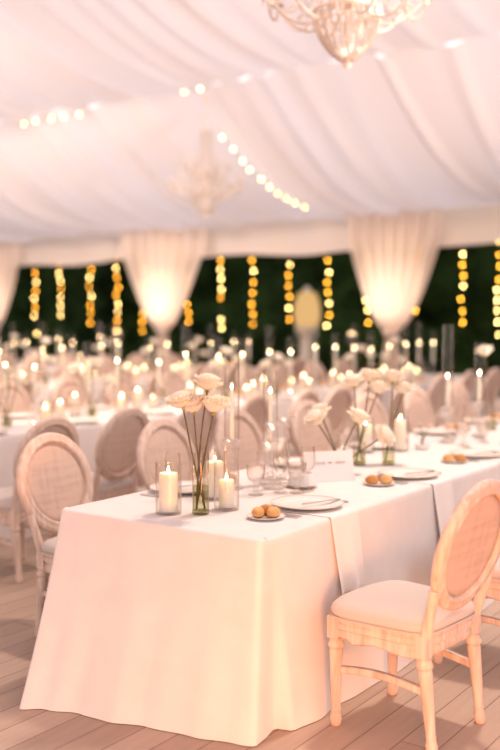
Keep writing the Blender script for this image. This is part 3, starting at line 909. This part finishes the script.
heads(-2.53, 4.95, [(.02, .46, .02, 'taller white carnation in the second '), (.075, .395, .0, 'shorter white carnation leaning right in the second ')],
      'vase right of the name card', 'white carnations on the nearest table')
candle_in(-2.73, 5.50, .27, (.19, .036), 'clear glass cylinder right of the carnation vases', 'lit pillar candle right of the carnation vases')
candle_in(-2.88, 5.32, .22, (.165, .041), 'clear glass cylinder behind the right-hand carnations', 'lit pillar candle behind the right-hand carnations')
BOWL.put((-2.655, 5.66, Z0), label='low white bowl holding a small flower sprig on the nearest table', cat='bowl')
SPR[0].put((-2.655, 5.66, Z0 + .0075), label='small white flower sprig standing in the low white bowl', cat='flower', group='flower sprigs')
tall(-2.66, 6.06, .25, .20, .55, 'right of the low flower bowl')
tall(-2.62, 6.52, .25, .20, .42, 'second to the right of the low flower bowl')
tall(-2.74, 6.3, .33, None, None, 'without a candle, right of the low flower bowl')
GOB.put((-2.52, 6.0, Z0), label='cut crystal goblet right of the low flower bowl', cat='glass', group='crystal goblets')
GOB.put((-2.46, 6.22, Z0), label='second cut crystal goblet right of the low flower bowl', cat='glass', group='crystal goblets')
GOB.put((-2.55, 6.38, Z0), label='third cut crystal goblet right of the low flower bowl', cat='glass', group='crystal goblets')
GOB.put((-2.85, 5.0, Z0), label='cut crystal goblet behind the carnation vases', cat='glass', group='crystal goblets')
WG.put((-2.45, 5.9, Z0), label='wine glass in front of the right-hand tall candles', cat='glass', group='wine glasses')
WG.put((-2.80, 6.62, Z0), label='wine glass behind the right-hand tall candles', cat='glass', group='wine glasses')
VASE[(.13, .07)].put((-2.70, 6.97, Z0), label='short bud vase at the right edge of the photo', cat='vase', group='bud vases')
heads(-2.70, 6.97, [(-.055, .55, .0, 'tall dark-stemmed white carnation in the ')], 'vase by the right edge', 'white carnations on the nearest table')
# place settings, nearest table
def setting(x, y, side, wh, full=True, n_rolls=2, roll_k=0, nap=True):
    """side +1: diner sits at +X. wh: words naming the place"""
    CHP.put((x, y, Z0 + .003), label='white charger plate with tan rim, %s' % wh, cat='plate', group='charger plates')
    by = y - .31 * side
    BP.put((x - .01 * side, by, Z0), label='small bread plate, %s' % wh, cat='plate', group='bread plates')
    for k in range(n_rolls):
        q = (-.5 * (n_rolls - 1) + k) * (.068 if n_rolls == 2 else .032)
        nm = (['left', 'right'] if n_rolls == 2 else ['left', 'rear', 'right'])[k]
        ROLLS[(k + roll_k) % 4].put((x - .01 * side + q * CX - (.026 if k == 1 and n_rolls == 3 else 0), by + q * CY + (.040 if k == 1 and n_rolls == 3 else 0), Z0 + .0062), (0, 0, (R(35) if n_rolls == 2 else R(105)) + RND.uniform(-.3, .3) if not (k == 1 and n_rolls == 3) else R(35)),
                                    '%s bread roll on the bread plate, %s' % (nm, wh), 'bread roll', 'bread rolls')
    if full:
        for k in range(2):
            FORK.put((x + .10 * side, y - (.205 + .028 * k) * side, Z0), (0, 0, pi if side > 0 else 0), '%s fork beside the charger, %s' % (('inner', 'outer')[k], wh), 'fork', 'forks')
        KNIFE.put((x + .10 * side, y + .195 * side, Z0), (0, 0, pi if side > 0 else 0), 'table knife beside the charger, %s' % wh, 'knife', 'knives')
        KNIFE.put((x + .02 * side, y - .07, Z0 + .0205), (0, 0, R(72)), 'butter knife lying across the charger, %s' % wh, 'knife', 'butter knives')
    if nap:
        NAP.put(((TABLES[0][1] if side > 0 else TABLES[0][0]), y - .03, TZ), (0, 0, 0 if side > 0 else pi), 'white linen napkin hanging over the cloth edge, %s' % wh, 'napkin', 'hanging linen napkins')
PL = [3.61, 4.62, 5.56, 6.5, 7.4]
NR = [3, 2, 2, 2, 2]
for i, y in enumerate(PL):
    setting(-2.245, y, 1, '%s place on the nearest table\'s right side' % ORD[i], i < 4, NR[i], i)
for i, y in enumerate([3.60, 4.62, 5.56, 6.5, 7.4]):
    setting(-2.945, y, -1, '%s place on the nearest table\'s left side' % ORD[i], i < 1, 2, i + 1, nap=False)

# ------------------------------------------------------------------ the rows behind
def row_chairs(ti, ys_r, ys_l):
    x0, x1, y0, y1 = TABLES[ti]
    for i, y in enumerate(ys_r):
        chair(x1 + (.70 if ti == 1 else .43) + RND.uniform(-.03, .03), y, -1, 'oval cane-backed chair on the %s table\'s near side, %s from the left' % (TNAME[ti], ORD[i]), .08)
    for i, y in enumerate(ys_l):
        chair(x0 - .41 + RND.uniform(-.03, .03), y, 1, 'oval cane-backed chair on the %s table\'s far side, %s from the left' % (TNAME[ti], ORD[i]), .08)
row_chairs(1, [4.08, 4.78, 5.55, 6.28, 7.0, 7.62, 8.25, 9.0, 9.8, 10.6, 11.4, 12.2, 13.0], [5.4 + .8 * k for k in range(10)])
row_chairs(2, [7.0 + .8 * k for k in range(8)], [7.9 + .8 * k for k in range(7)])
row_chairs(3, [9.4 + .8 * k for k in range(6)], [10.2 + .8 * k for k in range(5)])
row_chairs(4, [11.7 + .8 * k for k in range(3)], [12.6, 13.3])

def row(ti, ya, yb, step, plates):
    x0, x1, _, _ = TABLES[ti]; xc = (x0 + x1) / 2; r = random.Random(100 + ti)
    T = TNAME[ti]; cnt = {}
    def nth(k): cnt[k] = cnt.get(k, 0) + 1; return ORD[cnt[k] - 1]
    def pos(k): return 'on the %s table, %s from the left' % (T, nth(k))
    n = int((yb - ya) / step) + 1
    for i in range(n):
        y = ya + step * i
        if y + .85 > TABLES[ti][3]: break
        # two or three pillar candles
        for k in range(3 if ti < 3 else 2):
            cx_, cy_ = xc + r.uniform(-.05, .0), y + .19 * k
            q = pos('c')
            hh, pk = ((.22, (.165, .041)), (.16, (.09, .04)), (.16, (.12, .034)))[(i + k) % 3]
            candle_in(cx_, cy_, hh, pk, 'glass candle cylinder ' + q, 'lit pillar candle ' + q)
        # tall candles
        for k in range(2):
            q = pos('t')
            sh = r.choice((.25, .22)); th = r.choice((.20, .25)); ch_ = r.choice((.42, .36, .55)) if th == .20 else r.choice((.42, .55))
            tall(xc + (.09 if k else -.09) + r.uniform(-.02, .02), y + .60 + .15 * k, sh, th, ch_, q)
        # flowers
        vq = nth('v')
        if i % 3 == 2:
            BOWL.put((xc + .04, y + .49, Z0), label='low white bowl with sprigs, %s flower stand on the %s table' % (vq, T), cat='bowl', group='low flower bowls')
            SPR[i % 2].put((xc + .04, y + .49, Z0 + .0075), (0, 0, i), 'white flower sprig in a low bowl, %s flower stand on the %s table' % (vq, T), 'flower', 'flower sprigs', (1.3, 1.3, 1.6))
        else:
            vx, vy = xc + r.uniform(.06, .08), y + .475
            VASE[(.13, .07)].put((vx, vy, Z0), label='short bud vase, %s flower stand on the %s table' % (vq, T), cat='vase', group='bud vases')
            heads(vx, vy, [(-.10 + r.uniform(-.03, .03), .34 + r.uniform(-.08, .08), .02, 'left carnation in the '), (.01, .42 + r.uniform(-.08, .12), -.02, 'middle carnation in the '), (.10 + r.uniform(-.03, .03), .32 + r.uniform(-.08, .08), .01, 'right carnation in the ')],
                  'vase, %s flower stand on the %s table' % (vq, T), 'carnations on the rows behind')
        # glasses and places
        for side in (1, -1):
            sd = 'near' if side > 0 else 'far'
            for k in range(2):
                (WG if k else GOB).put((xc + side * .17 + r.uniform(-.008, .008), y + .17 + .11 * k, Z0), label='%s on the %s table\'s %s side, %s from the left' % ('wine glass' if k else 'crystal goblet', T, sd, nth(('g', side, k))), cat='glass', group='wine glasses' if k else 'crystal goblets')
            if plates and (side > 0 or ti == 1):
                setting(xc + side * .37, y + .02, side, '%s place on the %s table\'s %s side' % (nth(('p', side)), T, sd), False, 2, i, nap=False)
row(1, 4.55, 13.2, .95, True)
row(2, 7.0, 13.2, 1.05, True)
row(3, 9.4, 13.2, 1.05, False)
row(4, 11.6, 13.2, 1.0, False)

# ------------------------------------------------------------------ chandeliers (origin at the bottom finial)
def make_chandelier():
    root = thing('chandelier')
    b = MB(); b.ball((0, 0, .03), .03, 12, 8); b.lathe([(.0, .055), (.05, .07), (.03, .085), (.012, .1), (.012, .34), (.06, .36), (.07, .4), (.03, .44), (.014, .5), (.014, 1.25), (.03, 1.28), (.014, 1.32), (.012, 1.44), (.035, 1.47), (.012, 1.5), (.01, 1.66), (.05, 1.69), (.05, 1.70), (.01, 1.73), (.008, 1.8)], 14)
    part('stem', b.mesh('stem', M['rod']), root)
    for z, r_, nm in ((.36, .215, 'ring'), (.62, .15, 'ring'), (1.26, .07, 'crown')):
        b = MB(); b.tube([(r_ * cos(a), r_ * sin(a), z) for a in [2 * pi * k / 32 for k in range(32)]], .011, 8, True)
        for k in range(4):
            a = k * pi / 2; b.tube([(.01 * cos(a), .01 * sin(a), z), (r_ * cos(a), r_ * sin(a), z)], .005, 6)
        part(nm, b.mesh(nm, M['rod']), root)
    def strand(pts, r0, n):
        b = MB()
        for k in range(n):
            t = (k + .5) / n * (len(pts) - 1); i = min(int(t), len(pts) - 2); q = Vector(pts[i]).lerp(Vector(pts[i + 1]), t - i)
            b.octa(q, r0 * 1.25, r0 * 1.4)
        part('bead_strand', b.mesh('bead_strand', M['prism'], False), root)
    for k in range(20):
        a = 2 * pi * k / 20
        strand([((.04 + .175 * sin(pi / 2 * t)) * cos(a), (.04 + .175 * sin(pi / 2 * t)) * sin(a), .06 + .30 * t ** 1.3) for t in [i / 8 for i in range(9)]], .012, 19)
    for k in range(16):
        a = 2 * pi * k / 16
        strand([((.07 + .15 * t ** 2.2) * cos(a), (.07 + .15 * t ** 2.2) * sin(a), 1.25 - .88 * t) for t in [i / 8 for i in range(9)]], .008, 34)
    for tier, (n, Ro, z0, zt) in enumerate(((10, .54, .40, .47), (6, .33, .62, .72))):
        for k in range(n):
            a = 2 * pi * (k + .5 * tier) / n; pth = []
            for i in range(13):
                t = i / 12; rr2 = .05 + (Ro - .05) * t; zz = z0 - .13 * sin(pi * t * 1.05) * (1 - .1 * t) + (zt - z0) * t ** 3 + .05 * (t < .2)
                pth.append((rr2 * cos(a), rr2 * sin(a), zz))
            b = MB(); b.tube(pth, .009, 8); 
            # inner scroll
            c = pth[7]; b.tube([(c[0] + (.05 * cos(q)) * cos(a), c[1] + (.05 * cos(q)) * sin(a), c[2] + .055 + .05 * sin(q)) for q in [2 * pi * i / 14 for i in range(12)]], .005, 6)
            arm = part('arm', b.mesh('arm', M['prism']), root)
            e = pth[-1]
            b = MB(); b.lathe([(.0, -.01), (.02, -.006), (.05, .008), (.052, .012), (.02, .006), (.014, .02), (.014, .03), (.010, .03), (.010, .105), (0, .108)], 12, e)
            part('candle_cup', b.mesh('candle_cup', M['prism']), arm)
            b = MB()
            for j in range(6):
                q = j * pi / 3; b.octa((e[0] + .048 * cos(q), e[1] + .048 * sin(q), e[2] - .022), .008, .022)
            b.octa((e[0], e[1], e[2] - .06), .013, .04)
            part('drop', b.mesh('drop', M['prism'], False), arm)
        # swags between arms
        for k in range(n):
            a = 2 * pi * (k + .5 * tier) / n; a2 = a + 2 * pi / n
            p0, p1 = Vector((Ro * .97 * cos(a), Ro * .97 * sin(a), zt)), Vector((Ro * .97 * cos(a2), Ro * .97 * sin(a2), zt))
            strand([p0.lerp(p1, t) - Vector((0, 0, .11 * 4 * t * (1 - t))) for t in [i / 10 for i in range(11)]], .009, 18)
            p2 = Vector((.2 * cos(a), .2 * sin(a), zt + .18))
            strand([p0.lerp(p2, t) - Vector((0, 0, .10 * 4 * t * (1 - t))) for t in [i / 10 for i in range(11)]], .008, 16)
    return root
CHN = Proto(make_chandelier)
c1 = CHN.put((-3.13, 5.5, 3.20), label='large crystal chandelier at the top of the photo, over the nearest table', cat='chandelier', group='crystal chandeliers')
b = MB(); b.tube([(0, 0, 1.78), (0, 0, 3.98)], .007, 8); part('hanging_rod', b.mesh('hanging_rod', M['rod']), c1)
c2 = CHN.put((-8.8, 11.32, 3.10), (0, 0, .2), label='smaller distant crystal chandelier hanging from the roof beam', cat='chandelier', group='crystal chandeliers')
for o in [k for k in KIDS[c2.name] if k.name.startswith('hanging_rod')]: bpy.data.objects.remove(o)

# ------------------------------------------------------------------ light
w = bpy.data.worlds.new('dusk'); SC.world = w; w.use_nodes = True
nt = w.node_tree; nt.nodes.clear(); L = nt.links.new
wo = nt.nodes.new('ShaderNodeOutputWorld'); bg = N(nt, 'ShaderNodeBackground', Strength=1.0)
tc = nt.nodes.new('ShaderNodeTexCoord'); sp = nt.nodes.new('ShaderNodeSeparateXYZ'); rp = nt.nodes.new('ShaderNodeValToRGB')
rp.color_ramp.elements[0].position = .0; rp.color_ramp.elements[0].color = (1.0, .80, .72, 1)
rp.color_ramp.elements[1].position = .7; rp.color_ramp.elements[1].color = (.82, .78, .88, 1)
L(tc.outputs['Generated'], sp.inputs[0]); L(sp.outputs[2], rp.inputs[0]); L(rp.outputs[0], bg.inputs[0]); L(bg.outputs[0], wo.inputs[0])

def lamp(name, kind, loc, energy, col, size=.2, target=None, spot=None):
    ld = bpy.data.lights.new(name, kind); lo = bpy.data.objects.new(name, ld); COL.objects.link(lo)
    ld.energy = energy; ld.color = col; ld.shadow_soft_size = size; lo.location = loc
    if target: lo.rotation_euler = (Vector(target) - Vector(loc)).to_track_quat('-Z', 'Y').to_euler()
    if spot: ld.spot_size = R(spot); ld.spot_blend = .7
    return lo
lamp('warm_stand_lamp', 'POINT', (-.40, 1.30, .34), 170, (1, .34, .11), .28)
for cx_, ty, en in ((-2.2, 5.2, 520), (-6.8, 9.0, 800), (-11.0, 11.0, 950), (-15.0, 12.0, 950)):
    lamp('ridge_fill_spot', 'SPOT', (cx_, YR + .3, 5.6), en, (1, .76, .60), .25, (cx_ - .6, ty, 0), 105)  # unseen fill spots added under the ridge to brighten tables and chairs
lamp('warm_floor_uplight', 'SPOT', (2.6, 7.2, .4), 1900, (1, .76, .64), .2, (-4.0, 8.6, 6), 84)
lamp('warm_floor_uplight', 'SPOT', (-14.0, 4.5, .4), 420, (1, .76, .66), .2, (-11, 9.5, 4.6), 120)

SC.view_settings.view_transform = 'Standard'; SC.view_settings.look = 'None'
SC.view_settings.exposure = 0.70; SC.view_settings.gamma = 1.0
try: SC.view_settings.use_curve_mapping = False
except Exception: pass
try:
    SC.cycles.use_denoising = True
    SC.cycles.max_bounces = 10; SC.cycles.transparent_max_bounces = 40; SC.cycles.transmission_bounces = 8
    SC.cycles.sample_clamp_indirect = 6.0
    SC.cycles.caustics_reflective = False; SC.cycles.caustics_refractive = False
except Exception: pass
